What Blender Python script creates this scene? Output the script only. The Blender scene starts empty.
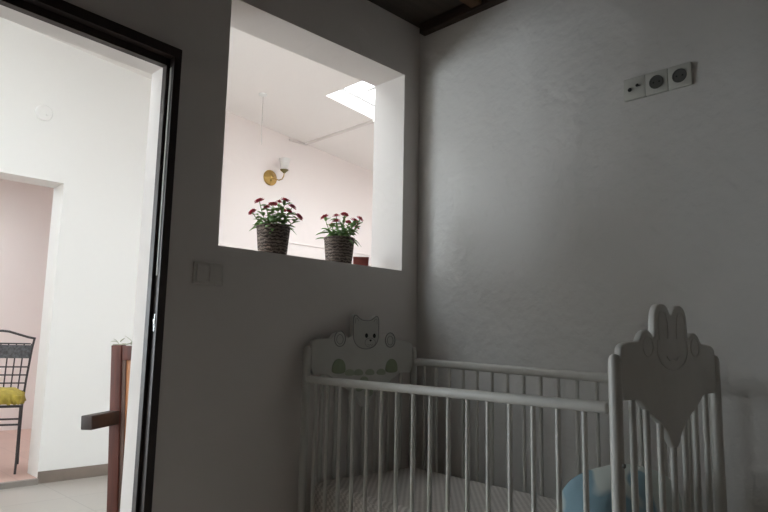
import bpy, bmesh, math, random
from mathutils import Vector, Matrix
random.seed(7)
S = bpy.context.scene
C = S.collection
PI = math.pi

# ------------------------------------------------------------------ camera
cam_d = bpy.data.cameras.new('camera')
cam = bpy.data.objects.new('camera', cam_d); C.objects.link(cam)
CAM = Vector((-2.1, -1.9018, 1.05))
P_, R_, Y_ = (math.radians(v) for v in (7.906, 1.1377, 44.8135))
fw = Vector((math.sin(Y_)*math.cos(P_), math.cos(Y_)*math.cos(P_), math.sin(P_)))
sd = Vector((math.cos(Y_), -math.sin(Y_), 0)); up = sd.cross(fw)
s2 = sd*math.cos(R_) + up*math.sin(R_); u2 = -sd*math.sin(R_) + up*math.cos(R_)
cam.matrix_world = Matrix(((s2.x, u2.x, -fw.x, CAM.x), (s2.y, u2.y, -fw.y, CAM.y), (s2.z, u2.z, -fw.z, CAM.z), (0, 0, 0, 1)))
cam_d.sensor_width = 36; cam_d.lens = 636.7/768*36; cam_d.clip_start = 0.02
S.camera = cam

# ------------------------------------------------------------------ light
W = bpy.data.worlds.new('sky'); S.world = W; W.use_nodes = True
bg = W.node_tree.nodes['Background']
bg.inputs[0].default_value = (0.935, 0.965, 0.995, 1); bg.inputs[1].default_value = 13.5

def portal(name, loc, sx, sy, rot=(0, 0, 0)):          # daylight enters through the roof lights
    d = bpy.data.lights.new(name, 'AREA'); d.shape = 'RECTANGLE'; d.size = sx; d.size_y = sy
    d.cycles.is_portal = True
    o = bpy.data.objects.new(name, d); C.objects.link(o); o.location = loc; o.rotation_euler = rot
    return o

S.view_settings.view_transform = 'Standard'
S.view_settings.look = 'None'
S.view_settings.gamma = 1
S.view_settings.exposure = 0.04
S.view_settings.use_curve_mapping = False
S.cycles.diffuse_bounces = 8
S.cycles.max_bounces = 14

# ------------------------------------------------------------------ helpers
def srgb(r, g, b):
    f = lambda c: (c/255/12.92) if c/255 <= 0.04045 else ((c/255+0.055)/1.055)**2.4
    return (f(r), f(g), f(b), 1)

def mat(name, col, rough=0.6, metal=0.0, var=0.0, var_scale=8, bump=0.0, bump_scale=30, bump_dist=0.01, detail=4, stretch=None, trans=0.0, spec=0.5):
    m = bpy.data.materials.new(name); m.use_nodes = True
    nt = m.node_tree; b = nt.nodes['Principled BSDF']
    b.inputs['Base Color'].default_value = col
    b.inputs['Roughness'].default_value = rough; b.inputs['Metallic'].default_value = metal
    b.inputs['Specular IOR Level'].default_value = spec
    if trans: b.inputs['Transmission Weight'].default_value = trans
    tc = nt.nodes.new('ShaderNodeTexCoord'); mp = nt.nodes.new('ShaderNodeMapping')
    nt.links.new(tc.outputs['Object'], mp.inputs['Vector'])
    if stretch: mp.inputs['Scale'].default_value = stretch
    if var:
        n = nt.nodes.new('ShaderNodeTexNoise'); n.inputs['Scale'].default_value = var_scale; n.inputs['Detail'].default_value = 4
        nt.links.new(mp.outputs[0], n.inputs['Vector'])
        r = nt.nodes.new('ShaderNodeValToRGB')
        r.color_ramp.elements[0].position = 0.3; r.color_ramp.elements[1].position = 0.7
        r.color_ramp.elements[0].color = tuple(c*(1-var) for c in col[:3]) + (1,)
        r.color_ramp.elements[1].color = tuple(min(1, c*(1+var)) for c in col[:3]) + (1,)
        nt.links.new(n.outputs['Fac'], r.inputs['Fac']); nt.links.new(r.outputs['Color'], b.inputs['Base Color'])
    if bump:
        n = nt.nodes.new('ShaderNodeTexNoise'); n.inputs['Scale'].default_value = bump_scale; n.inputs['Detail'].default_value = detail
        nt.links.new(mp.outputs[0], n.inputs['Vector'])
        bp = nt.nodes.new('ShaderNodeBump'); bp.inputs['Strength'].default_value = bump; bp.inputs['Distance'].default_value = bump_dist
        nt.links.new(n.outputs['Fac'], bp.inputs['Height']); nt.links.new(bp.outputs['Normal'], b.inputs['Normal'])
    return m

def bumpify(m, tex, bump, dist):
    nt = m.node_tree; b = nt.nodes['Principled BSDF']
    bp = nt.nodes.new('ShaderNodeBump'); bp.inputs['Strength'].default_value = bump; bp.inputs['Distance'].default_value = dist
    nt.links.new(tex, bp.inputs['Height']); nt.links.new(bp.outputs['Normal'], b.inputs['Normal'])

def box(bm, x0, x1, y0, y1, z0, z1):
    v = [bm.verts.new(p) for p in ((x0,y0,z0),(x1,y0,z0),(x1,y1,z0),(x0,y1,z0),(x0,y0,z1),(x1,y0,z1),(x1,y1,z1),(x0,y1,z1))]
    for f in ((0,3,2,1),(4,5,6,7),(0,1,5,4),(1,2,6,5),(2,3,7,6),(3,0,4,7)): bm.faces.new([v[i] for i in f])
    return v

def rbox(bm, x0, x1, y0, y1, z0, z1, r=0.005, seg=3):
    t = bmesh.new(); box(t, x0, x1, y0, y1, z0, z1)
    bmesh.ops.bevel(t, geom=t.edges[:], offset=r, segments=seg, affect='EDGES', profile=0.5)
    merge(bm, t)

def merge(bm, t):
    me = bpy.data.meshes.new('tmp'); t.to_mesh(me); t.free(); bm.from_mesh(me); bpy.data.meshes.remove(me)

def tube(bm, pts, rad, seg=12, closed=False, cap=True):
    pts = [Vector(p) for p in pts]; n = len(pts)
    rads = rad if isinstance(rad, (list, tuple)) else [rad]*n
    rings = []; prev = None
    for i, p in enumerate(pts):
        a = pts[i-1] if (i > 0 or closed) else p; b = pts[(i+1) % n] if (i < n-1 or closed) else p
        t = (b-a).normalized()
        if prev is None:
            ref = Vector((0,0,1)) if abs(t.z) < 0.9 else Vector((1,0,0))
            nx = t.cross(ref).normalized()
        else:
            nx = (prev - t*prev.dot(t)).normalized()
        prev = nx; ny = t.cross(nx)
        rings.append([bm.verts.new(p + (nx*math.cos(2*PI*k/seg) + ny*math.sin(2*PI*k/seg))*rads[i]) for k in range(seg)])
    for i in range(n if closed else n-1):
        A, B = rings[i], rings[(i+1) % n]
        for k in range(seg): bm.faces.new((A[k], A[(k+1)%seg], B[(k+1)%seg], B[k]))
    if cap and not closed:
        bm.faces.new(rings[0][::-1]); bm.faces.new(rings[-1])

def lathe(bm, prof, seg=32, mtx=None):
    mtx = mtx or Matrix()
    rings = []
    for r, z in prof:
        if r < 1e-6: rings.append([bm.verts.new(mtx @ Vector((0,0,z)))])
        else: rings.append([bm.verts.new(mtx @ Vector((r*math.cos(2*PI*k/seg), r*math.sin(2*PI*k/seg), z))) for k in range(seg)])
    for A, B in zip(rings, rings[1:]):
        for k in range(seg):
            k2 = (k+1) % seg
            if len(A) == 1 and len(B) == 1: continue
            if len(A) == 1: bm.faces.new((A[0], B[k2], B[k]))
            elif len(B) == 1: bm.faces.new((A[k], A[k2], B[0]))
            else: bm.faces.new((A[k], A[k2], B[k2], B[k]))

def prism(bm, poly, f0, f1, bevel=0.0):
    """poly 2D points; f0/f1 map (a,b) to the two faces."""
    t = bmesh.new()
    A = [t.verts.new(f0(*p)) for p in poly]; B = [t.verts.new(f1(*p)) for p in poly]
    n = len(poly)
    t.faces.new(A); t.faces.new(B[::-1])
    for i in range(n): t.faces.new((A[i], B[i], B[(i+1)%n], A[(i+1)%n]))
    bmesh.ops.recalc_face_normals(t, faces=t.faces[:])
    if bevel:
        ed = [e for e in t.edges if any(len(f.verts) == n for f in e.link_faces)]
        bmesh.ops.bevel(t, geom=ed, offset=bevel, segments=3, affect='EDGES', profile=0.5)
    merge(bm, t)

def smooth_poly(pts, it=2, closed=True):
    for _ in range(it):
        out = []
        n = len(pts)
        for i in range(n if closed else n-1):
            a, b = pts[i], pts[(i+1)%n]
            out += [(a[0]*.75+b[0]*.25, a[1]*.75+b[1]*.25), (a[0]*.25+b[0]*.75, a[1]*.25+b[1]*.75)]
        if not closed: out = [pts[0]] + out + [pts[-1]]
        pts = out
    return pts

def obj(name, bm, m, parent=None, smooth=True, ang=35):
    bmesh.ops.recalc_face_normals(bm, faces=bm.faces[:])
    me = bpy.data.meshes.new(name); bm.to_mesh(me); bm.free()
    if m: me.materials.append(m)
    o = bpy.data.objects.new(name, me); C.objects.link(o)
    if parent: o.parent = parent
    if smooth:
        me.polygons.foreach_set('use_smooth', [True]*len(me.polygons))
        me.set_sharp_from_angle(angle=math.radians(ang))
    return o

def tag(o, label, cat, group=None):
    o['label'] = label; o['category'] = cat
    if group: o['group'] = group
    return o

def thing(name, label, cat, loc=(0,0,0), rotz=0, group=None):
    o = bpy.data.objects.new(name, None); C.objects.link(o)
    o.empty_display_size = 0.1; o.location = loc; o.rotation_euler = (0, 0, rotz)
    return tag(o, label, cat, group)

def struct(name, bm, m, parent=None, smooth=False):
    o = obj(name, bm, m, parent, smooth)
    if not parent: o['kind'] = 'structure'
    return o

# ------------------------------------------------------------------ materials
M = {}
def plaster(name, col, big, small):
    m = mat(name, col, 0.75, spec=0.3)
    nt = m.node_tree
    tc = nt.nodes.new('ShaderNodeTexCoord')
    n1 = nt.nodes.new('ShaderNodeTexNoise'); n1.inputs['Scale'].default_value = 6; n1.inputs['Detail'].default_value = 3; n1.inputs['Distortion'].default_value = 0.6
    n2 = nt.nodes.new('ShaderNodeTexNoise'); n2.inputs['Scale'].default_value = 28; n2.inputs['Detail'].default_value = 5
    for n in (n1, n2): nt.links.new(tc.outputs['Object'], n.inputs['Vector'])
    m1 = nt.nodes.new('ShaderNodeMath'); m1.operation = 'MULTIPLY'; m1.inputs[1].default_value = big
    m2 = nt.nodes.new('ShaderNodeMath'); m2.operation = 'MULTIPLY_ADD'; m2.inputs[1].default_value = small
    nt.links.new(n1.outputs['Fac'], m1.inputs[0]); nt.links.new(n2.outputs['Fac'], m2.inputs[0]); nt.links.new(m1.outputs[0], m2.inputs[2])
    bumpify(m, m2.outputs[0], 1.0, 1.0)
    return m
M['wall'] = plaster('wall_plaster', srgb(226, 220, 216), 0.004, 0.0006)
M['wall_rough'] = plaster('wall_rough_plaster', srgb(222, 220, 217), 0.008, 0.004)
M['white'] = plaster('white_plaster', srgb(233, 234, 232), 0.002, 0.0003)
M['pink_white'] = plaster('pale_pink_plaster', srgb(236, 228, 225), 0.002, 0.0003)
M['ceil_white'] = plaster('warm_white_plaster', srgb(240, 236, 233), 0.002, 0.0003)
M['pink'] = plaster('pink_plaster', srgb(238, 230, 227), 0.002, 0.0003)
M['ceil'] = mat('dark_ceiling_boards', srgb(70, 62, 54), 0.8, var=0.2, var_scale=5, stretch=(1, 8, 1))
M['beam'] = mat('dark_beam_wood', srgb(52, 38, 30), 0.7, var=0.3, var_scale=6, stretch=(8, 1, 8), bump=0.2, bump_scale=20)
M['rafter'] = mat('brown_rafter_wood', srgb(96, 70, 46), 0.7, var=0.3, var_scale=6, stretch=(1, 8, 8))
M['frame'] = mat('dark_frame_wood', srgb(48, 36, 33), 0.5, var=0.2, var_scale=6, stretch=(10, 10, 1))
M['crib'] = mat('crib_paint', srgb(205, 203, 197), 0.38, var=0.03, var_scale=12)
M['outline'] = mat('grey_outline_paint', srgb(140, 139, 135), 0.6)
M['bear'] = mat('bear_face_paint', srgb(196, 194, 188), 0.6)
M['eye'] = mat('black_paint', srgb(22, 20, 20), 0.5)
M['tree'] = mat('green_tree_paint', srgb(144, 154, 126), 0.6, var=0.08, var_scale=40)
M['tree_pale'] = mat('pale_green_paint', srgb(166, 172, 150), 0.6)
M['plastic'] = mat('white_plastic', srgb(205, 205, 198), 0.4)
M['plastic_dull'] = mat('dull_plastic', srgb(206, 200, 194), 0.5)
M['dark_hole'] = mat('dark_recess', srgb(40, 40, 38), 0.6)
M['recess'] = mat('socket_recess_plastic', srgb(96, 96, 92), 0.5)
M['metal'] = mat('steel', srgb(190, 190, 188), 0.25, 1.0)
M['brass'] = mat('brass', srgb(186, 156, 96), 0.22, 1.0)
M['dull_brass'] = mat('aged_brass', srgb(120, 112, 80), 0.4, 1.0)
M['iron'] = mat('black_wrought_iron', srgb(66, 64, 66), 0.5, 0.3)
M['weave'] = mat('dark_woven_strip', srgb(88, 90, 94), 0.7, var=0.5, var_scale=60)
M['yellow'] = mat('mustard_fabric', srgb(168, 150, 64), 0.85, var=0.25, var_scale=25, bump=0.5, bump_scale=60)
M['wood_red'] = mat('reddish_brown_wood', srgb(84, 38, 26), 0.6, var=0.25, var_scale=5, stretch=(10, 10, 1))
M['wood_orange'] = mat('orange_wood', srgb(176, 118, 74), 0.5, var=0.12, var_scale=5, stretch=(10, 10, 1))
M['mould'] = mat('grey_brown_wood', srgb(98, 76, 68), 0.6, var=0.15, var_scale=8)
M['wood_dark'] = mat('dark_brown_wood', srgb(52, 40, 37), 0.5, var=0.2, var_scale=8, stretch=(1, 10, 10))
M['sprig'] = mat('grey_green_leaf', srgb(176, 180, 160), 0.8)
M['leaf'] = mat('green_leaf', srgb(124, 160, 92), 0.45, var=0.35, var_scale=30)
M['stem'] = mat('green_stem', srgb(120, 154, 84), 0.6)
M['petal'] = mat('crimson_petal', srgb(190, 36, 70), 0.6, var=0.25, var_scale=80)
M['centre'] = mat('dark_yellow_flower_centre', srgb(150, 96, 40), 0.7)
M['soil'] = mat('soil', srgb(50, 38, 30), 0.95)
M['terra'] = mat('red_brown_clay', srgb(132, 66, 56), 0.7, var=0.12, var_scale=40)
M['base'] = mat('taupe_baseboard_tile', srgb(128, 117, 108), 0.4, var=0.06, var_scale=12)
M['step'] = mat('grey_step_stone', srgb(140, 134, 128), 0.6, var=0.08)
M['cord'] = mat('pale_grey_cord', srgb(196, 190, 187), 0.6)
M['trunk'] = mat('trunking_plastic', srgb(222, 216, 213), 0.5)
M['shade'] = mat('frosted_white_glass', srgb(240, 238, 236), 0.35, trans=0.3)
M['alu'] = mat('white_aluminium', srgb(236, 238, 240), 0.35)

def tile_mat(name, col, grout, size, rough):
    m = mat(name, col, rough); nt = m.node_tree; b = nt.nodes['Principled BSDF']
    tc = nt.nodes.new('ShaderNodeTexCoord'); br = nt.nodes.new('ShaderNodeTexBrick')
    nt.links.new(tc.outputs['Object'], br.inputs['Vector'])
    br.offset = 0; br.inputs['Scale'].default_value = 1
    br.inputs['Brick Width'].default_value = size; br.inputs['Row Height'].default_value = size
    br.inputs['Mortar Size'].default_value = 0.004; br.inputs['Mortar Smooth'].default_value = 0.2
    br.inputs['Color1'].default_value = col; br.inputs['Color2'].default_value = tuple(c*0.95 for c in col[:3]) + (1,)
    br.inputs['Mortar'].default_value = grout
    nt.links.new(br.outputs['Color'], b.inputs['Base Color'])
    return m
M['tile'] = tile_mat('beige_grey_tile', srgb(160, 154, 147), srgb(142, 136, 130), 0.45, 0.35)
M['pink_tile'] = tile_mat('terracotta_pink_tile', srgb(196, 164, 152), srgb(182, 152, 142), 0.3, 0.4)
M['room_floor'] = tile_mat('light_beige_tile', srgb(212, 204, 194), srgb(170, 164, 156), 0.45, 0.35)

def pane_mat():
    m = bpy.data.materials.new('clear_roof_glass'); m.use_nodes = True; nt = m.node_tree
    for n in list(nt.nodes): nt.nodes.remove(n)
    out = nt.nodes.new('ShaderNodeOutputMaterial'); mx = nt.nodes.new('ShaderNodeMixShader')
    tr = nt.nodes.new('ShaderNodeBsdfTransparent'); gl = nt.nodes.new('ShaderNodeBsdfGlossy')
    tr.inputs[0].default_value = (0.93, 0.96, 0.97, 1); gl.inputs['Roughness'].default_value = 0.05
    mx.inputs[0].default_value = 0.06
    nt.links.new(tr.outputs[0], mx.inputs[1]); nt.links.new(gl.outputs[0], mx.inputs[2]); nt.links.new(mx.outputs[0], out.inputs[0])
    return m
M['pane'] = pane_mat()

def wicker():
    m = mat('dark_wicker', srgb(66, 56, 50), 0.75); nt = m.node_tree; b = nt.nodes['Principled BSDF']
    tc = nt.nodes.new('ShaderNodeTexCoord')
    w1 = nt.nodes.new('ShaderNodeTexWave'); w1.wave_type = 'BANDS'; w1.bands_direction = 'Z'; w1.inputs['Scale'].default_value = 26; w1.inputs['Distortion'].default_value = 6; w1.inputs['Detail'].default_value = 2; w1.inputs['Detail Scale'].default_value = 3
    nt.links.new(tc.outputs['Object'], w1.inputs['Vector'])
    r = nt.nodes.new('ShaderNodeValToRGB')
    r.color_ramp.elements[0].color = srgb(64, 52, 46); r.color_ramp.elements[1].color = srgb(138, 122, 110)
    nt.links.new(w1.outputs['Fac'], r.inputs[0]); nt.links.new(r.outputs[0], b.inputs['Base Color'])
    bumpify(m, w1.outputs['Fac'], 0.8, 0.004)
    return m
M['wicker'] = wicker()

def mattress_mat():
    m = mat('dotted_mattress_fabric', srgb(206, 200, 192), 0.9); nt = m.node_tree; b = nt.nodes['Principled BSDF']
    tc = nt.nodes.new('ShaderNodeTexCoord'); ck = nt.nodes.new('ShaderNodeTexChecker'); ck.inputs['Scale'].default_value = 85
    ck.inputs['Color1'].default_value = srgb(216, 210, 204); ck.inputs['Color2'].default_value = srgb(190, 183, 177)
    nt.links.new(tc.outputs['Object'], ck.inputs['Vector']); nt.links.new(ck.outputs['Color'], b.inputs['Base Color'])
    bumpify(m, ck.outputs['Fac'], 0.5, 0.003)
    return m
M['mattress'] = mattress_mat()

def pillow_mat():
    m = mat('blue_white_cotton', srgb(150, 190, 210), 0.9); nt = m.node_tree; b = nt.nodes['Principled BSDF']
    tc = nt.nodes.new('ShaderNodeTexCoord'); n = nt.nodes.new('ShaderNodeTexNoise'); n.inputs['Scale'].default_value = 8; n.inputs['Detail'].default_value = 0.3
    nt.links.new(tc.outputs['Object'], n.inputs['Vector'])
    r = nt.nodes.new('ShaderNodeValToRGB'); r.color_ramp.interpolation = 'LINEAR'
    r.color_ramp.elements[0].position = 0.56; r.color_ramp.elements[1].position = 0.60
    r.color_ramp.elements[0].color = srgb(150, 182, 196); r.color_ramp.elements[1].color = srgb(214, 222, 218)
    sx = nt.nodes.new('ShaderNodeSeparateXYZ'); nt.links.new(tc.outputs['Object'], sx.inputs[0])
    ma = nt.nodes.new('ShaderNodeMath'); ma.operation = 'MULTIPLY_ADD'; ma.inputs[1].default_value = 1.9; nt.links.new(sx.outputs['Z'], ma.inputs[0]); nt.links.new(n.outputs['Fac'], ma.inputs[2])
    nt.links.new(ma.outputs[0], r.inputs[0]); nt.links.new(r.outputs[0], b.inputs['Base Color'])
    return m
M['pillow'] = pillow_mat()

# ------------------------------------------------------------------ the room
TH = 0.195
XL, YB = -3.3, -3.3                     # left and rear limits of the bedroom
DX0, DX1, DZ = -2.03, -1.185, 1.975
HT = .045                               # the door head is out of level     # door opening
WX0, WX1, WZ0, WZ1 = -1.0, -0.10, 1.37, 2.268
LX0, LX1, LY = -5.6, 3.5, 3.26          # lobby limits

bm = bmesh.new(); box(bm, XL-.2, .2, YB-.2, 0.1, -.12, 0); struct('floor', bm, M['room_floor'])
bm = bmesh.new(); box(bm, XL-.2, .2, YB-.2, 0.0, 2.53, 2.72); struct('ceiling', bm, M['ceil'])
# wall with the door and the opening
bm = bmesh.new()
ZT = 4.15
box(bm, LX0, DX0, 0, TH, 0, ZT)
v_ = box(bm, DX0, DX1, 0, TH, DZ, ZT)
v_[0].co.z += HT; v_[3].co.z += HT
box(bm, DX1, WX0, 0, TH, 0, ZT)
box(bm, WX0, WX1, 0, TH, 0, WZ0)
box(bm, WX0, WX1, 0, TH, WZ1, ZT)
box(bm, WX1, LX1, 0, TH, 0, ZT)
struct('wall_left', bm, M['wall'])
# rough plaster wall with the sockets: a finely divided, gently uneven surface
bm = bmesh.new()
NY, NZ = 90, 70
import mathutils.noise as mn
grid = {}
for i in range(NY+1):
    for k in range(NZ+1):
        y = YB + (0-YB)*i/NY; z = 2.6*k/NZ
        d = 0.004*mn.noise(Vector((y*2.2, z*2.2, 1.3))) + 0.0025*mn.noise(Vector((y*7, z*5, 4.1)))
        if i == NY: d = 0
        grid[i, k] = bm.verts.new((-d, y, z))
for i in range(NY):
    for k in range(NZ): bm.faces.new((grid[i,k], grid[i+1,k], grid[i+1,k+1], grid[i,k+1]))
box(bm, 0.01, .2, YB-.2, 0, 0, 2.6)
struct('wall_right', bm, M['wall_rough'], smooth=True)
bm = bmesh.new(); box(bm, XL-.2, XL, YB-.2, 0, 0, 2.6); struct('wall_side', bm, M['wall'])
bm = bmesh.new(); box(bm, XL, 0, YB-.2, YB, 0, 2.6); struct('wall_rear', bm, M['wall'])

# wall plate and rafters under the ceiling
bm = bmesh.new(); rbox(bm, -0.04, 0.0, YB, -.03, 2.479, 2.53, .004); struct('trim_1', bm, M['beam'])
for i, y in enumerate((-0.36, -1.06, -1.76, -2.46)):
    bm = bmesh.new(); rbox(bm, XL, -.041, y-.028, y+.028, 2.487, 2.53, .005); struct('trim_%d' % (i+2), bm, M['rafter'])

# door frame (dark wood, rebated)
df = bpy.data.objects.new('door_1', None); C.objects.link(df); df['kind'] = 'structure'
bm = bmesh.new()
prof = [(-1.179,-.012),(-1.204,-.012),(-1.204,.018),(-1.215,.018),(-1.215,.045),(-1.1855,.045),(-1.1855,0),(-1.179,0)]
prism(bm, prof, lambda a, b: (a, b, 0), lambda a, b: (a, b, 1.9975), .002)
o = obj('jamb', bm, M['frame'], df, True, 30)
bm = bmesh.new()
prism(bm, [(DX0+DX1-a, b) for a, b in prof], lambda a, b: (a, b, 0), lambda a, b: (a, b, 1.9975+HT), .002)
obj('jamb', bm, M['frame'], df, True, 30)
bm = bmesh.new()
hp = [(1.9985,-.0125),(1.966,-.0125),(1.966,.018),(1.941,.018),(1.941,.045),(1.9745,.045),(1.9745,0),(1.9985,0)]
prism(bm, hp, lambda a, b: (DX0-.006, b, a+HT), lambda a, b: (DX1+.0065, b, a), .002)
obj('head', bm, M['frame'], df, True, 30)
bm = bmesh.new(); rbox(bm, -1.2056, -1.2042, -.002, .010, 1.075, 1.13, .0005, 1); rbox(bm, -1.2075, -1.205, -.002, .010, 1.1, 1.115, .001)
obj('strike_plate', bm, M['metal'], df)
bm = bmesh.new(); rbox(bm, -1.2062, -1.2035, .002, .012, 1.25, 1.935, .001); obj('reflection_strip', bm, M['plastic'], df)  # pale strip puts the bright reflection on the rebate into colour

# ------------------------------------------------------------------ the lobby behind
bm = bmesh.new(); box(bm, LX0-.2, LX1+.2, .1, LY, -.12, 0); struct('floor_lobby', bm, M['tile'])
DWX0, DWX1, DWZ = -1.4, -0.475, 2.235
bm = bmesh.new()
VX0, VX1, VZ0, VZ1 = -5.4, -2.9, .4, 2.3
box(bm, LX0-.2, VX0, LY, LY+.23, 0, ZT); box(bm, VX1, DWX0, LY, LY+.23, 0, ZT); box(bm, VX0, VX1, LY, LY+.23, 0, VZ0); box(bm, VX0, VX1, LY, LY+.23, VZ1, ZT)
box(bm, DWX0, DWX1, LY, LY+.23, DWZ, ZT); box(bm, DWX1, .35, LY, LY+.23, 0, ZT)
struct('wall_far_left', bm, M['white'])
bm = bmesh.new(); box(bm, .35, LX1+.2, LY, LY+.23, 0, ZT); struct('wall_far_right', bm, M['pink_white'])
bm = bmesh.new(); box(bm, LX0-.2, LX0, 0, LY, 0, ZT); struct('wall_lobby_left', bm, M['white'])
w5 = bpy.data.objects.new('window_3', None); C.objects.link(w5); w5['kind'] = 'structure'; w5.location = ((VX0+VX1)/2, LY+.12, (VZ0+VZ1)/2)  # unseen window, added to send light through the door into the bedroom
bm = bmesh.new(); kx, kz = (VX1-VX0)/2, (VZ1-VZ0)/2
for x in (-kx, -.03, kx-.06): box(bm, x, x+.06, -.03, .03, -kz, kz)
for z in (-kz, kz-.06): box(bm, -kx, kx, -.029, .029, z, z+.06)
obj('frame', bm, M['alu'], w5, False)  # frame of the added unseen window
bm = bmesh.new(); box(bm, -kx, kx, -.004, .004, -kz, kz); obj('pane', bm, M['pane'], w5, False)  # pane of the added unseen window
p = portal('window_sky', (0, 0, 0), 2*kx, 2*kz); p.parent = w5; p.location = (0, .09, 0); p.rotation_euler = (-PI/2, 0, 0)  # daylight through the added unseen window
bm = bmesh.new(); box(bm, LX1, LX1+.2, 0, LY, 0, ZT); struct('wall_lobby_right', bm, M['pink_white'])
bm = bmesh.new(); rbox(bm, DWX1, LX1, LY-.013, LY, 0, .085, .003); struct('baseboard_far', bm, M['base'])
bm = bmesh.new(); rbox(bm, LX0, DWX0, LY-.013, LY, 0, .085, .003); struct('baseboard_far_left', bm, M['base'])
# sloped ceiling, one visible roof light, one unseen and shaped to light the bedroom
cz = lambda x: 3.203 - .098*(x-.926)
HOLES = [(1.24, 2.9, .7, 2.21), (-2.3, -.95, .5, 1.9)]
T = .13
xs = sorted({LX0-.2, LX1+.2, *[h[0] for h in HOLES], *[h[1] for h in HOLES]})
ys = sorted({.0, LY+.23, *[h[2] for h in HOLES], *[h[3] for h in HOLES]})
bm = bmesh.new()
inh = lambda x, y: any(h[0] < x < h[1] and h[2] < y < h[3] for h in HOLES)
for a, b in zip(xs, xs[1:]):
    for c, d in zip(ys, ys[1:]):
        if inh((a+b)/2, (c+d)/2): continue
        for dz in (0, T): bm.faces.new([bm.verts.new(p) for p in ((a,c,cz(a)+dz),(b,c,cz(b)+dz),(b,d,cz(b)+dz),(a,d,cz(a)+dz))])
for h in HOLES:
    P4 = [(h[0],h[2]),(h[1],h[2]),(h[1],h[3]),(h[0],h[3])]
    for (a, c), (b, d) in zip(P4, P4[1:]+P4[:1]):
        bm.faces.new([bm.verts.new(p) for p in ((a,c,cz(a)),(b,d,cz(b)),(b,d,cz(b)+T),(a,c,cz(a)+T))])
bmesh.ops.remove_doubles(bm, verts=bm.verts[:], dist=1e-5)
struct('ceiling_lobby', bm, M['ceil_white'])
for n, h in enumerate(HOLES):
    w = bpy.data.objects.new('window_%d' % (n+1), None); C.objects.link(w); w['kind'] = 'structure'  # one of these roof lights is unseen, shaped to light the bedroom
    w.location = ((h[0]+h[1])/2, (h[2]+h[3])/2, cz((h[0]+h[1])/2)+T); w.rotation_euler = (0, math.atan(.098), 0)
    hx, hy = (h[1]-h[0])/2, (h[3]-h[2])/2
    bm = bmesh.new()
    box(bm, -hx-.06, hx+.06, -hy-.06, -hy+.03, 0, .05); box(bm, -hx-.06, hx+.06, hy-.03, hy+.06, 0, .05)
    box(bm, -hx-.06, -hx+.03, -hy+.03, hy-.03, 0, .05); box(bm, hx-.03, hx+.06, -hy+.03, hy-.03, 0, .05)
    for k in range(1, 5): box(bm, -hx+2*hx*k/5-.02, -hx+2*hx*k/5+.02, -hy+.03, hy-.03, .005, .045)
    box(bm, -hx+.03, hx-.03, .30*hy-.012, .30*hy+.012, .01, .04)
    obj('frame', bm, M['alu'], w, False)
    bm = bmesh.new(); box(bm, -hx, hx, -hy, hy, .022, .028); obj('pane', bm, M['pane'], w, False)
    p = portal('roof_light_sky', (0, 0, 0), 2*hx, 2*hy); p.parent = w; p.location = (0, 0, .07)

# ------------------------------------------------------------------ the pink room beyond
PX0, PX1, PY = -2.8, 1.2, 6.05
bm = bmesh.new(); box(bm, PX0-.2, PX1+.2, 3.21, PY+.2, -.12, .04)
bm2 = bmesh.new()
bm.free(); bm = bmesh.new()
box(bm, PX0-.2, PX1+.2, LY+.23, PY+.2, -.12, .04); box(bm, DWX0, DWX1, 3.262, LY+.23, -.12, .04)
struct('floor_pink_room', bm, M['pink_tile'])
bm = bmesh.new(); rbox(bm, DWX0, DWX1, 3.225, 3.262, -.01, .04, .003); struct('trim_step', bm, M['step'])
bm = bmesh.new(); box(bm, PX0-.2, PX1+.2, PY, PY+.2, 0, 2.9); struct('wall_pink_rear', bm, M['pink'])
bm = bmesh.new(); box(bm, PX0-.2, PX0, LY+.23, PY, 0, 2.9); struct('wall_pink_left', bm, M['pink'])
bm = bmesh.new(); box(bm, PX1, PX1+.2, LY+.23, PY, 0, 2.9); struct('wall_pink_right', bm, M['pink'])
bm = bmesh.new()
hx0, hx1, hy0, hy1 = -1.8, -.6, 4.2, 5.4
box(bm, PX0-.2, hx0, LY+.23, PY+.2, 2.8, 2.9); box(bm, hx1, PX1+.2, LY+.23, PY+.2, 2.8, 2.9)
box(bm, hx0, hx1, LY+.23, hy0, 2.8, 2.9); box(bm, hx0, hx1, hy1, PY+.2, 2.8, 2.9)
struct('ceiling_pink_room', bm, M['white'])
w = bpy.data.objects.new('window_4', None); C.objects.link(w); w['kind'] = 'structure'; w.location = ((hx0+hx1)/2, (hy0+hy1)/2, 2.9)  # unseen roof light, added to brighten the pink room
bm = bmesh.new(); hx, hy = .6, .6
box(bm, -hx-.05, hx+.05, -hy-.05, -hy+.03, 0, .05); box(bm, -hx-.05, hx+.05, hy-.03, hy+.05, 0, .05)
box(bm, -hx-.05, -hx+.03, -hy+.03, hy-.03, 0, .05); box(bm, hx-.03, hx+.05, -hy+.03, hy-.03, 0, .05)
obj('frame', bm, M['alu'], w, False)
bm = bmesh.new(); box(bm, -hx, hx, -hy, hy, .022, .028); obj('pane', bm, M['pane'], w, False)
p = portal('roof_light_sky', (0, 0, .07), 1.2, 1.2); p.parent = w  # daylight through the added unseen roof light

# ------------------------------------------------------------------ crib
TH_C = math.radians(-3.57); CW, CL = .537, 1.2
KU = CW/.56
crib = thing('baby_crib', 'off-white painted wooden baby crib with barred sides and animal-shaped ends', 'crib', (-.644, -.05, 0), TH_C)
# local: x across (0 = room side, CW = wall side), y = -v along the length
def post(x, v):
    bm = bmesh.new(); r = .0145
    lathe(bm, [(0,0),(r,0),(r,1.018),(r*.92,1.028),(r*.7,1.035),(r*.35,1.0385),(0,1.0395)], 24, Matrix.Translation((x, -v, 0)))
    obj('post', bm, M['crib'], crib)
for v in (0, CL):
    for x in (0, CW): post(x, v)

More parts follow.
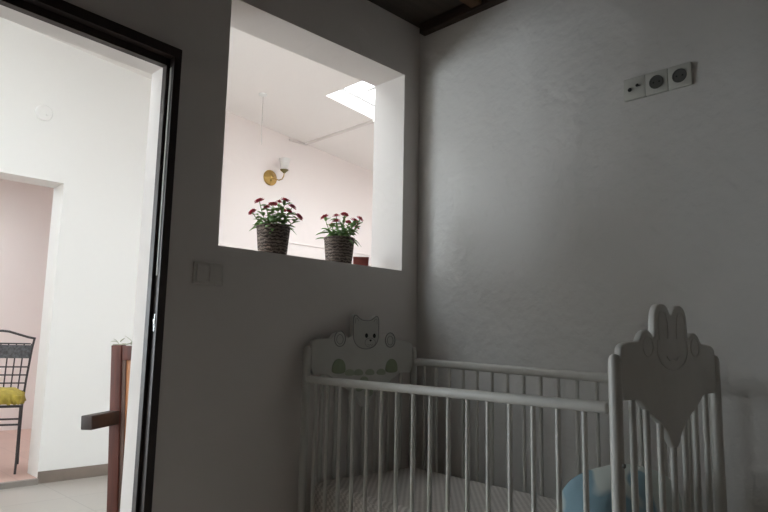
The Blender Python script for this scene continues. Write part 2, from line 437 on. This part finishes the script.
half = [(.014,.936),(.014,1.045),(.019,1.057),(.036,1.064),(.06,1.067),(.098,1.068),(.108,1.072),(.118,1.086),(.135,1.095),(.155,1.096),(.172,1.087),(.180,1.074)]
def silhouette(kind):
    L = half[:]
    if kind == 'rabbit':
        L += [(.187,1.09),(.188,1.13),(.195,1.148),(.210,1.161),(.232,1.164),(.254,1.160),(.267,1.148),(.275,1.138)]
    else:
        L += [(.205,1.076),(.207,1.115),(.208,1.152),(.218,1.165),(.234,1.163),(.248,1.15),(.264,1.145)]
    heart = [(.064,.936),(.100,.934),(.120,.920),(.150,.902),(.19,.884),(.225,.864),(.246,.842),(.258,.822),(.272,.812)]
    R = [(.56-x, z) for x, z in L[::-1]]
    poly = L + R + [(.56-x, z) for x, z in heart] + heart[::-1]
    return smooth_poly(poly, 1)

def end_board(v, kind):
    bm = bmesh.new(); t = .009
    prism(bm, silhouette(kind), lambda a, b: (a*KU, -v-t, b), lambda a, b: (a*KU, -v+t, b), .004)
    return obj('end_board', bm, M['crib'], crib)
def line_relief(board, name, pts, yv, side, r=.0018, m=None, closed=True):
    bm = bmesh.new(); tube(bm, [(a*KU, yv+side*.0095, b) for a, b in pts], r, 6, closed)
    return obj(name, bm, m or M['outline'], board)
def disc_relief(board, name, pts, yv, side, m, th=.002):
    bm = bmesh.new(); prism(bm, pts, lambda a, b: (a*KU, yv+side*.0085, b), lambda a, b: (a*KU, yv+side*(.009+th), b))
    return obj(name, bm, m, board)
def circ(cx, cy, rx, ry=None, n=20): return [(cx+rx*math.cos(2*PI*k/n), cy+(ry or rx)*math.sin(2*PI*k/n)) for k in range(n)]

far_b = end_board(0, 'bear'); far_b['label'] = 'end board painted with a peeping animal and green trees'
near_b = end_board(CL, 'rabbit'); near_b['label'] = 'end board cut out as a long-eared animal over a heart'
# painted inside face of the far board (faces -y)
head = smooth_poly([(.213,1.10),(.212,1.155),(.226,1.162),(.244,1.148),(.262,1.141),(.298,1.141),(.316,1.149),(.334,1.162),(.348,1.154),(.347,1.10),(.345,1.062),(.322,1.038),(.28,1.029),(.238,1.038),(.215,1.064)], 2)
line_relief(far_b, 'head_outline', head, 0, -1)
disc_relief(far_b, 'face', [(.28+(a-.28)*.97, 1.1+(b-1.1)*.97) for a, b in head], 0, -1, M['bear'], .0008)
for cx in (.147, .413):
    line_relief(far_b, 'paw_outline', circ(cx, 1.068, .027, .029), 0, -1)
    line_relief(far_b, 'paw_pad', circ(cx, 1.066, .016, .018), 0, -1, .0012)
for cx in (.282, .324): disc_relief(far_b, 'eye', circ(cx, 1.083, .0075, .009), 0, -1, M['eye'])
disc_relief(far_b, 'nose', smooth_poly([(.296,1.068),(.312,1.068),(.304,1.058)], 2), 0, -1, M['eye'])
line_relief(far_b, 'muzzle', circ(.303, 1.056, .028, .018), 0, -1, .0012)
line_relief(far_b, 'mouth', [(.29,1.05),(.297,1.045),(.304,1.049),(.311,1.045),(.318,1.05)], 0, -1, .0012, None, False)
line_relief(far_b, 'ear_line', [(.222,1.128),(.224,1.147),(.232,1.15),(.24,1.138)], 0, -1, .0012, None, False)
line_relief(far_b, 'ear_line', [(.32,1.138),(.329,1.15),(.337,1.147),(.338,1.128)], 0, -1, .0012, None, False)
for cx, h in ((.147, .996), (.425, .996)):
    tr = smooth_poly([(cx-.034,.938),(cx-.036,.962),(cx-.026,.984),(cx-.004,h),(cx+.022,.986),(cx+.032,.962),(cx+.03,.938)], 2)
    disc_relief(far_b, 'painted_tree', tr, 0, -1, M['tree'])
for cx in (.20, .245, .305, .365):
    bs = smooth_poly([(cx-.025,.93),(cx-.022,.948),(cx,.956),(cx+.022,.948),(cx+.025,.93)], 2)
    disc_relief(far_b, 'painted_bush', bs, 0, -1, M['tree_pale'])
for cx, cy in ((.25,.885),(.30,.865),(.275,.91)):
    disc_relief(far_b, 'painted_leaf', circ(cx, cy, .022, .016), 0, -1, M['tree_pale'])
# carved lines on the outer face of the near board (faces -y)
vv = -CL
line_relief(near_b, 'ear_line', smooth_poly([(.206,1.075),(.203,1.12),(.213,1.144),(.232,1.147),(.25,1.138),(.256,1.10),(.254,1.078)], 2, False), vv, -1, .0012, M['crib'], False)
line_relief(near_b, 'ear_line', smooth_poly([(.306,1.078),(.304,1.10),(.31,1.138),(.328,1.147),(.347,1.144),(.357,1.12),(.354,1.075)], 2, False), vv, -1, .0012, M['crib'], False)
line_relief(near_b, 'head_outline', smooth_poly([(.196,1.075),(.192,1.045),(.21,1.018),(.245,1.004),(.28,1.001),(.315,1.004),(.35,1.018),(.368,1.045),(.364,1.075)], 2, False), vv, -1, .0012, M['crib'], False)
for cx in (.146, .414): line_relief(near_b, 'paw_outline', circ(cx, 1.058, .026, .024), vv, -1, .0012, M['crib'])
line_relief(near_b, 'mouth', [(.245,1.034),(.262,1.024),(.28,1.03),(.298,1.024),(.315,1.034)], vv, -1, .0016, M['crib'], False)

def hbar(name, p0, p1, w, h, m=M['crib']):
    bm = bmesh.new()
    d = (Vector(p1)-Vector(p0)); L = d.length
    rbox(bm, -w/2, w/2, 0, L, -h/2, h/2, min(w, h)*.42, 4)
    q = Vector((0,1,0)).rotation_difference(d.normalized()).to_matrix().to_4x4()
    bm.transform(Matrix.Translation(Vector(p0)) @ q)
    return obj(name, bm, m, crib)
ZR_F, ZR_B0, ZR_B1 = .935, .996, .966
hbar('top_rail', (0, -.012, ZR_F-.015), (0, -CL+.012, ZR_F-.015), .026, .030)
hbar('top_rail', (CW, -.012, ZR_B0-.015), (CW, -CL+.012, ZR_B1-.015), .026, .030)
hbar('bottom_rail', (0, -.012, .42), (0, -CL+.012, .42), .026, .035)
hbar('bottom_rail', (CW, -.012, .42), (CW, -CL+.012, .42), .026, .035)
for v in (0, CL): hbar('end_rail', (.012, -v, .40), (CW-.012, -v, .40), .024, .04)
for k in range(16):
    v = .064 + .0705*k
    for x in (0, CW):
        zt = ZR_F if x == 0 else ZR_B0+(ZR_B1-ZR_B0)*v/CL
        bm = bmesh.new(); tube(bm, [(x, -v, .43), (x, -v, zt-.02)], .0066, 12); obj('side_bar', bm, M['crib'], crib)
zb = lambda x: .945 if (x < .06 or x > .5) else .945 - .12*(1-abs(x-.28)/.22)
for v in (0, CL):
    for k in range(7):
        x = (.075 + .0685*k)
        bm = bmesh.new(); tube(bm, [(x*KU, -v, .41), (x*KU, -v, max(.83, min(.945, zb(x)+.02)))], .0078, 12); obj('end_bar', bm, M['crib'], crib)
bm = bmesh.new()
rbox(bm, .02, CW-.02, -CL+.02, -.02, .425, .44, .003); obj('base_board', bm, M['crib'], crib)
bm = bmesh.new(); tube(bm, [(CW+.012, -CL, .985), (CW+.026, -CL, .985)], .004, 10); obj('bolt', bm, M['dark_hole'], crib)
bm = bmesh.new(); tube(bm, [(-.004, -CL-.0145, .80), (-.004, -CL-.019, .80)], .005, 12); obj('bolt', bm, M['recess'], crib)

def crib_pt(x, v, z): return crib.matrix_basis @ Vector((x, -v, z))
bm = bmesh.new(); rbox(bm, .022, CW-.022, -CL+.024, -.024, .4405, .568, .025, 5)
mt = obj('crib_mattress', bm, M['mattress']); mt.location = (-.644, -.05, 0); mt.rotation_euler = (0, 0, TH_C)
tag(mt, 'white mattress with a fine check pattern lying inside the crib', 'mattress')
# pillow
bm = bmesh.new()
NU, NV = 48, 24
def sgn(v, p): return math.copysign(abs(v)**p, v)
rings = []
for j in range(NV+1):
    ph = -PI/2 + PI*j/NV
    ring = []
    for i in range(NU):
        a = 2*PI*i/NU
        x = .21*sgn(math.cos(a), .62)*sgn(math.cos(ph), .75); y = .105*sgn(math.sin(a), .62)*sgn(math.cos(ph), .75); z = .118*sgn(math.sin(ph), .9)
        z += .006*math.sin(x*26+1)*math.cos(y*30) * math.cos(ph)
        ring.append(bm.verts.new((x, y, max(z, -.055))))
    rings.append(ring)
for A, B in zip(rings, rings[1:]):
    for i in range(NU): bm.faces.new((A[i], A[(i+1)%NU], B[(i+1)%NU], B[i]))
bmesh.ops.remove_doubles(bm, verts=bm.verts[:], dist=1e-4)
pl = obj('pillow', bm, M['pillow'], None, True, 80); pl.location = crib_pt(.29, 1.045, .6235); pl.rotation_euler = (0, 0, TH_C)
tag(pl, 'small light blue and white pillow at the near end of the crib mattress', 'pillow')

# ------------------------------------------------------------------ wall fittings of the bedroom
def socket(name, y, label, kind):
    t = thing(name, label, 'socket', (0, y, 1.946), 0, 'row of three wall outlets')
    bm = bmesh.new(); rbox(bm, -.013, .001, -.0375, .0375, -.039, .039, .003); obj('plate', bm, M['plastic'], t)
    if kind == 'schuko':
        bm = bmesh.new()
        lathe(bm, [(.0215,0),(.0235,.002),(.0235,.003),(.020,.003),(.0195,.001),(0,.001)], 32, Matrix.Translation((-.0125,0,0)) @ Matrix.Rotation(-PI/2, 4, 'Y'))
        obj('recess', bm, M['recess'], t)
        for s in (-1, 1):
            bm = bmesh.new(); tube(bm, [(-.013, s*.0095, 0), (-.0140, s*.0095, 0)], .003, 10); obj('hole', bm, M['dark_hole'], t)
    else:
        for s, z, r in ((.014, -.004, .0065), (-.012, .006, .005)):
            bm = bmesh.new(); lathe(bm, [(r*.5,0),(r,.003),(r*1.15,.0045),(0,.0045)][::-1], 20, Matrix.Translation((-.0125, s, z)) @ Matrix.Rotation(-PI/2, 4, 'Y'))
            obj('jack', bm, M['dark_hole'], t)
        bm = bmesh.new(); rbox(bm, -.0145, -.012, -.022, -.006, .003, .007, .0008); obj('slot', bm, M['dark_hole'], t)
    return t
socket('wall_outlet', -1.0135, 'white wall outlet with two small aerial jacks, nearest the corner', 'tv')
socket('wall_outlet', -1.0895, 'round-recess power socket in the middle of the three wall outlets', 'schuko')
socket('wall_outlet', -1.1655, 'round-recess power socket farthest from the corner, end of the row', 'schuko')

sw = thing('light_switch', 'double light switch on the dark wall below the flower opening', 'switch', (-1.034, 0, 1.271))
bm = bmesh.new(); rbox(bm, -.054, .054, -.009, .001, -.036, .036, .003); obj('plate', bm, M['plastic_dull'], sw)
for s in (-1, 1):
    bm = bmesh.new(); rbox(bm, s*.024-.021, s*.024+.021, -.0125, -.008, -.027, .027, .0015); r = obj('rocker', bm, M['plastic_dull'], sw)

# ------------------------------------------------------------------ flower pots on the ledge
def flower(parent, p, r, tilt):
    bm = bmesh.new()
    q = Matrix.Translation(p) @ tilt
    for layer, (n, rr, lift) in enumerate(((14, r, .25), (12, r*.85, .9), (9, r*.6, 1.7), (6, r*.36, 2.6))):
        for k in range(n):
            a = 2*PI*(k+.5*layer)/n + random.uniform(-.1, .1); ca, sa = math.cos(a), math.sin(a)
            w = rr*.27; L = rr*random.uniform(.9, 1.06)
            pts = [(.12*L, -w*.5, .001), (.6*L, -w, .26*L*lift+.001), (L, 0, .35*L*lift-.0005*(layer == 0)), (.6*L, w, .26*L*lift+.001), (.12*L, w*.5, .001)]
            up_ = [bm.verts.new(q @ Vector((x*ca-y*sa, x*sa+y*ca, z+layer*.0012))) for x, y, z in pts]
            dn_ = [bm.verts.new(q @ Vector((x*ca-y*sa, x*sa+y*ca, z+layer*.0012-.0009))) for x, y, z in pts]
            bm.faces.new(up_); bm.faces.new(dn_[::-1])
            for i in range(5): bm.faces.new((up_[i], dn_[i], dn_[(i+1)%5], up_[(i+1)%5]))
    f = obj('flower', bm, M['petal'], parent, False)
    bm = bmesh.new(); lathe(bm, [(r*.14, .003), (r*.16, .009), (r*.12, .0115), (0, .0125)], 12, q); obj('flower_centre', bm, M['centre'], f)

SV = Vector((.709, -.705, 0)); FV = Vector((.705, .709, 0))
def leaf(bm, p0, d, L, w, droop):
    d = Vector(d).normalized(); side = d.cross(Vector((0,0,1))).normalized(); nrm = side.cross(d)
    prev = None; n = 5
    for i in range(n+1):
        t = i/n; ww = w*math.sin(PI*(.12+.88*t))**.8 if i < n else 0
        c = Vector(p0) + d*L*t + Vector((0,0,-droop*L*t*t))
        fold = nrm*ww*.35
        row = [bm.verts.new(c - side*ww + fold), bm.verts.new(c), bm.verts.new(c + side*ww + fold)]
        if prev:
            bm.faces.new((prev[0], prev[1], row[1], row[0])); bm.faces.new((prev[1], prev[2], row[2], row[1]))
        prev = row

def flower_pot(x, y, label, heads, rnd, extra):
    random.seed(rnd)
    t = thing('potted_flowers', label, 'potted plant', (x, y, WZ0), 0, 'flower pots on the wall opening ledge')
    bm = bmesh.new()
    H = .117
    lathe(bm, [(0,.0),(.052,.0),(.053,.003),(.0565,.03),(.060,.07),(.0635,.108),(.0655,.112),(.0655,.117),(.0625,.118),(.0605,.112),(.0595,.100),(0,.100)], 40)
    obj('pot', bm, M['wicker'], t)
    bm = bmesh.new(); lathe(bm, [(0,.106),(.03,.108),(.0592,.103)], 24); obj('soil', bm, M['soil'], t)
    sb = bmesh.new(); lb = bmesh.new(); fl = []
    for (sx, sz, r) in heads:
        dpt = random.uniform(-.035, .035)
        top = SV*sx + FV*dpt + Vector((0, 0, sz))
        b0 = SV*sx*.3 + FV*dpt*.4 + Vector((0,0,.103))
        mid = (b0+top)/2 + SV*sx*.12
        path = [b0, mid, top]
        pp = [b0.lerp(mid, u).lerp(mid.lerp(top, u), u) for u in (0, .25, .5, .75, 1)]
        tube(sb, pp, .0016, 6)
        for u in (.3, .5, .68, .85):
            c = b0.lerp(mid, u).lerp(mid.lerp(top, u), u)
            for _ in range(2):
                a = random.uniform(0, 2*PI)
                leaf(lb, c, (math.cos(a), math.sin(a), random.uniform(.15, .9)), random.uniform(.026, .042), random.uniform(.006, .0095), random.uniform(.1, .5))
        out = Vector((SV*sx + FV*dpt)); tl = Matrix.Rotation(min(.8, out.length*8), 4, Vector((0,0,1)).cross(out).normalized())
        fl.append((top, r*1.3, tl))
    for k in range(46):
        a = random.uniform(0, 2*PI); rr = random.uniform(.0, .05)
        leaf(lb, (rr*math.cos(a), rr*math.sin(a), random.uniform(.104, .15)), (math.cos(a), math.sin(a), random.uniform(.0, .8)), random.uniform(.034, .056), random.uniform(.008, .0125), random.uniform(.2, .8))
    for sx, sz, L, dr in extra:
        leaf(lb, SV*sx*.75 + Vector((0,0,sz)), SV*(1 if sx > 0 else -1) + Vector((0,0,.25)), L, .0115, dr)
    obj('stems', sb, M['stem'], t)
    lo = obj('foliage', lb, M['leaf'], t)
    md = lo.modifiers.new('thickness', 'SOLIDIFY'); md.thickness = .0008
    for p, r, tl in fl: flower(t, p, r, tl)
    return t
flower_pot(-.710, .100, 'dark wicker pot of red flowers nearest the doorway on the wall opening ledge', [(-.055,.212,.017),(-.082,.172,.015),(-.006,.203,.017),(.042,.217,.017),(.067,.196,.016),(.093,.160,.016),(.022,.207,.013),(-.028,.19,.012),(.055,.178,.013),(.03,.185,.012)], 3, [(-.06,.112,.05,.5),(.06,.112,.045,.75),(.055,.12,.045,.3)])
flower_pot(-.377, .100, 'dark wicker pot of red flowers standing beside the small clay block on the ledge', [(-.064,.205,.015),(-.014,.207,.014),(-.014,.185,.016),(.018,.220,.015),(.064,.185,.017),(.085,.194,.014),(.068,.168,.012),(.035,.19,.012),(-.035,.178,.011)], 11, [(-.062,.112,.055,.25),(.06,.112,.05,.85),(.03,.13,.05,.2)])
bm = bmesh.new(); rbox(bm, -.034, .034, -.024, .024, 0, .050, .003); rbox(bm, -.0345, .0345, -.0245, .0245, .048, .060, .002)
cb = obj('clay_block', bm, M['terra']); cb.location = (-.2, .155, WZ0); cb.rotation_euler = (0, 0, -.75)
tag(cb, 'small reddish brown clay block on the ledge behind the right-hand flower pot', 'box')

# ------------------------------------------------------------------ lobby objects
# wall lamp
wl = thing('wall_sconce', 'brass wall lamp with a curved arm and frosted glass shade', 'wall lamp', (1.416, LY, 2.66))
bm = bmesh.new(); lathe(bm, [(0,0),(.078,0),(.079,.006),(.07,.014),(.045,.020),(.030,.034),(.016,.042),(0,.044)], 32, Matrix.Rotation(PI/2, 4, 'X')); obj('back_plate', bm, M['brass'], wl)
cp = Vector((.075, -.13, .055))
bm = bmesh.new(); tube(bm, [(0,-.04,0),(.012,-.075,-.022),(.035,-.105,-.034),(.058,-.122,-.022),(.072,-.129,.01),(.075,-.13,.045)], .0055, 10); obj('arm', bm, M['brass'], wl)
bm = bmesh.new(); lathe(bm, [(0,-.012),(.012,-.012),(.022,0),(.040,.014),(.042,.02),(.036,.02),(0,.016)], 24, Matrix.Translation(cp)); obj('lamp_cup', bm, M['dull_brass'], wl)
bm = bmesh.new(); lathe(bm, [(.026,.018),(.036,.04),(.044,.075),(.047,.10),(.058,.13),(.055,.13),(.044,.10),(.041,.075),(.033,.04),(.023,.02)], 28, Matrix.Translation(cp)); obj('lamp_shade', bm, M['shade'], wl)
# hanging cord
hc = thing('hanging_cord', 'thin pale cord hanging from the ceiling above the brass wall lamp', 'cord', (.897, 2.66, cz(.897)))
bm = bmesh.new(); tube(bm, [(0,0,0),(.001,0,-.2),(.003,0,-.46)], .0035, 8); obj('cord', bm, M['cord'], hc)
bm = bmesh.new(); lathe(bm, [(0,.004),(.035,.004),(.034,-.01),(.016,-.022),(0,-.022)], 24); obj('ceiling_cap', bm, M['white'], hc)
# trunking along the ceiling
tk = bmesh.new()
box(tk, 1.815, 1.845, 2.215, 3.25, cz(1.845)-.018, cz(1.815)+.002); box(tk, 1.625, 1.845, LY-.02, LY, cz(1.845)-.018, cz(1.845)-.002)
o = obj('cable_trunking', tk, M['trunk'], None, False); tag(o, 'narrow pale cable trunking turning the corner below the skylight', 'trunking')
bm = bmesh.new(); rbox(bm, 1.3, LX1, LY-.012, LY, 2.038, 2.056, .003); struct('trim_far_wall', bm, M['pink_white'])
# round cover on the white wall
dv = thing('round_wall_cover', 'small round white cover high on the white wall seen through the doorway', 'wall cover', (-.663, LY, 2.75))
bm = bmesh.new(); lathe(bm, [(0,0),(.062,0),(.062,.008),(.055,.016),(.03,.019),(0,.02)], 32, Matrix.Rotation(PI/2, 4, 'X')); obj('cover', bm, M['white'], dv)
bm = bmesh.new(); lathe(bm, [(0,.018),(.012,.02),(.010,.026),(0,.028)], 16, Matrix.Translation((.02,0,-.012)) @ Matrix.Rotation(PI/2, 4, 'X')); obj('knob', bm, M['white'], dv)

# framed wooden panel with a block
wp = thing('wooden_panel', 'reddish brown framed wooden panel standing past the doorway with a dark block sticking out', 'wooden panel', (-.592, 1.10, 0), math.radians(-60))
wp.rotation_mode = 'XYZ'
wp.matrix_basis = Matrix.Translation((-.592, 1.10, 0)) @ Matrix.Rotation(math.radians(-2.6), 4, Vector((.32, .95, 0)).normalized()) @ Matrix.Rotation(math.radians(-60), 4, 'Z')
for x in (-.275, .215):
    bm = bmesh.new(); rbox(bm, x, x+.06, -.02, .02, 0, 1.03, .004); st = obj('stile', bm, M['wood_red'], wp)
    xi = x+.06 if x < 0 else x-.022
    bm = bmesh.new(); rbox(bm, xi, xi+.022, -.012, .012, .18, .955, .003); bd = obj('moulding', bm, M['mould'], st)
for z0, z1 in ((.955, 1.026), (.1, .18)):
    bm = bmesh.new(); rbox(bm, -.214, .214, -.016, .016, z0, z1, .003); obj('rail', bm, M['wood_red'], wp)
bm = bmesh.new(); rbox(bm, -.194, .194, -.006, .006, .17, .96, .002); obj('panel', bm, M['wood_orange'], wp)
bm = bmesh.new(); rbox(bm, -.276, -.215, -.215, -.019, .645, .71, .005); bl = obj('block', bm, M['wood_dark'], wp); bl['label'] = 'dark brown block sticking out'
for k, y in enumerate((-.15, -.10)):
    bm = bmesh.new(); tube(bm, [(-.277, y, .69), (-.2745, y, .69)], .006, 10); obj('screw', bm, M['metal'], bl)
random.seed(5)
bm = bmesh.new()
base = wp.matrix_basis @ Vector((-.2, 0, 1.028))
for k in range(11):
    a = random.uniform(0, 2*PI)
    leaf(bm, (random.uniform(-.06, .06), random.uniform(-.012, .012), .002+random.uniform(0, .015)), (math.cos(a), .5*math.sin(a), random.uniform(.1, 1.1)), random.uniform(.03, .06), random.uniform(.004, .008), random.uniform(0, .4))
tube(bm, [(-.08, 0, .002), (0, .003, .006), (.07, 0, .02)], .003, 6)
sp = obj('dried_sprig', bm, M['sprig']); sp.location = base; sp.rotation_euler = (0, 0, math.radians(-60))
md = sp.modifiers.new('thickness', 'SOLIDIFY'); md.thickness = .001
tag(sp, 'pale grey-green sprig lying on top of the reddish wooden panel', 'plant')

# iron chair with yellow cushion in the pink room
ch = thing('iron_chair', 'black wrought-iron chair with a yellow ruffled cushion beyond the far doorway', 'chair', (-.69, 3.76, .04), math.radians(-19)); ch.scale = (1, 1, 1.07)
for x, y0, y1 in ((-.21, -.19, -.17), (.21, -.19, -.17)):
    bm = bmesh.new(); tube(bm, [(x, y0-.015, 0), (x, y0, .1), (x*.97, y1, .46)], .0085, 10); obj('leg', bm, M['iron'], ch)
for s in (-1, 1):
    bm = bmesh.new(); tube(bm, [(s*.2, .23, 0), (s*.195, .2, .25), (s*.195, .19, .46), (s*.205, .20, .62), (s*.225, .235, .86), (s*.235, .245, .93)], .0085, 10); obj('back_leg', bm, M['iron'], ch)
bm = bmesh.new(); tube(bm, [(-.245,.25,.945),(-.19,.25,.945),(-.12,.245,.965),(-.05,.24,.985),(.0,.24,.99),(.05,.24,.985),(.12,.245,.965),(.19,.25,.945),(.245,.25,.935)], .009, 10); obj('top_rail', bm, M['iron'], ch)
bm = bmesh.new(); tube(bm, [(-.21,-.18,.46),(.21,-.18,.46),(.2,.19,.46),(-.2,.19,.46)], .009, 8, True); obj('seat_frame', bm, M['iron'], ch)
bm = bmesh.new(); tube(bm, [(-.21,-.185,.335),(.21,-.185,.335)], .007, 8); obj('stretcher', bm, M['iron'], ch)
bm = bmesh.new(); tube(bm, [(-.197,.197,.335),(.197,.197,.335)], .007, 8); obj('stretcher', bm, M['iron'], ch)
yb = lambda z: .19 + max(0, (z-.5))*.13
bm = bmesh.new()
for k in range(9):
    x = -.2+.05*k; tube(bm, [(x, yb(.48), .48), (x*1.1, yb(.895), .895)], .006, 6)
for z in (.54, .60, .66, .72, .895): tube(bm, [(-.2-.03*(z-.5), yb(z), z), (.2+.03*(z-.5), yb(z), z)], .006, 6)
obj('back_lattice', bm, M['iron'], ch)
bm = bmesh.new()
prism(bm, [(-.222, .785), (.222, .785), (.225, .885), (-.225, .885)], lambda a, b: (a, yb(b)-.007, b), lambda a, b: (a, yb(b)+.007, b)); obj('back_strip', bm, M['weave'], ch, False)
bm = bmesh.new(); t2 = bmesh.new()
box(t2, -.2, .2, -.185, .18, .475, .545); bmesh.ops.subdivide_edges(t2, edges=t2.edges[:], cuts=12, use_grid_fill=True)
for v in t2.verts:
    ex = max(abs(v.co.x)/.2, abs(v.co.y)/.185)
    f = 1-ex**4
    if v.co.z > .51: v.co.z = .535 + .045*f + .006*math.sin(v.co.x*60)*ex
    v.co.x *= 1+.05*math.sin(v.co.z*50+v.co.y*70)*(ex > .95); v.co.y *= 1+.05*math.sin(v.co.x*75)*(ex > .95)
merge(bm, t2); obj('cushion', bm, M['yellow'], ch, True, 80)
bm = bmesh.new()
n = 120; top = []; bot = []
for k in range(n):
    a = 2*PI*k/n; sx = .205*sgn(math.cos(a), .45); sy = .19*sgn(math.sin(a), .45); w = 1+.05*math.sin(k*PI/2.5)
    top.append(bm.verts.new((sx, sy-.003, .545))); bot.append(bm.verts.new((sx*w*1.06, sy*w*1.06-.003, .476+.006*math.sin(k*1.3))))
for k in range(n): bm.faces.new((top[k], top[(k+1)%n], bot[(k+1)%n], bot[k]))
rf = obj('cushion_ruffle', bm, M['yellow'], ch, True, 80); md = rf.modifiers.new('thickness', 'SOLIDIFY'); md.thickness = .003
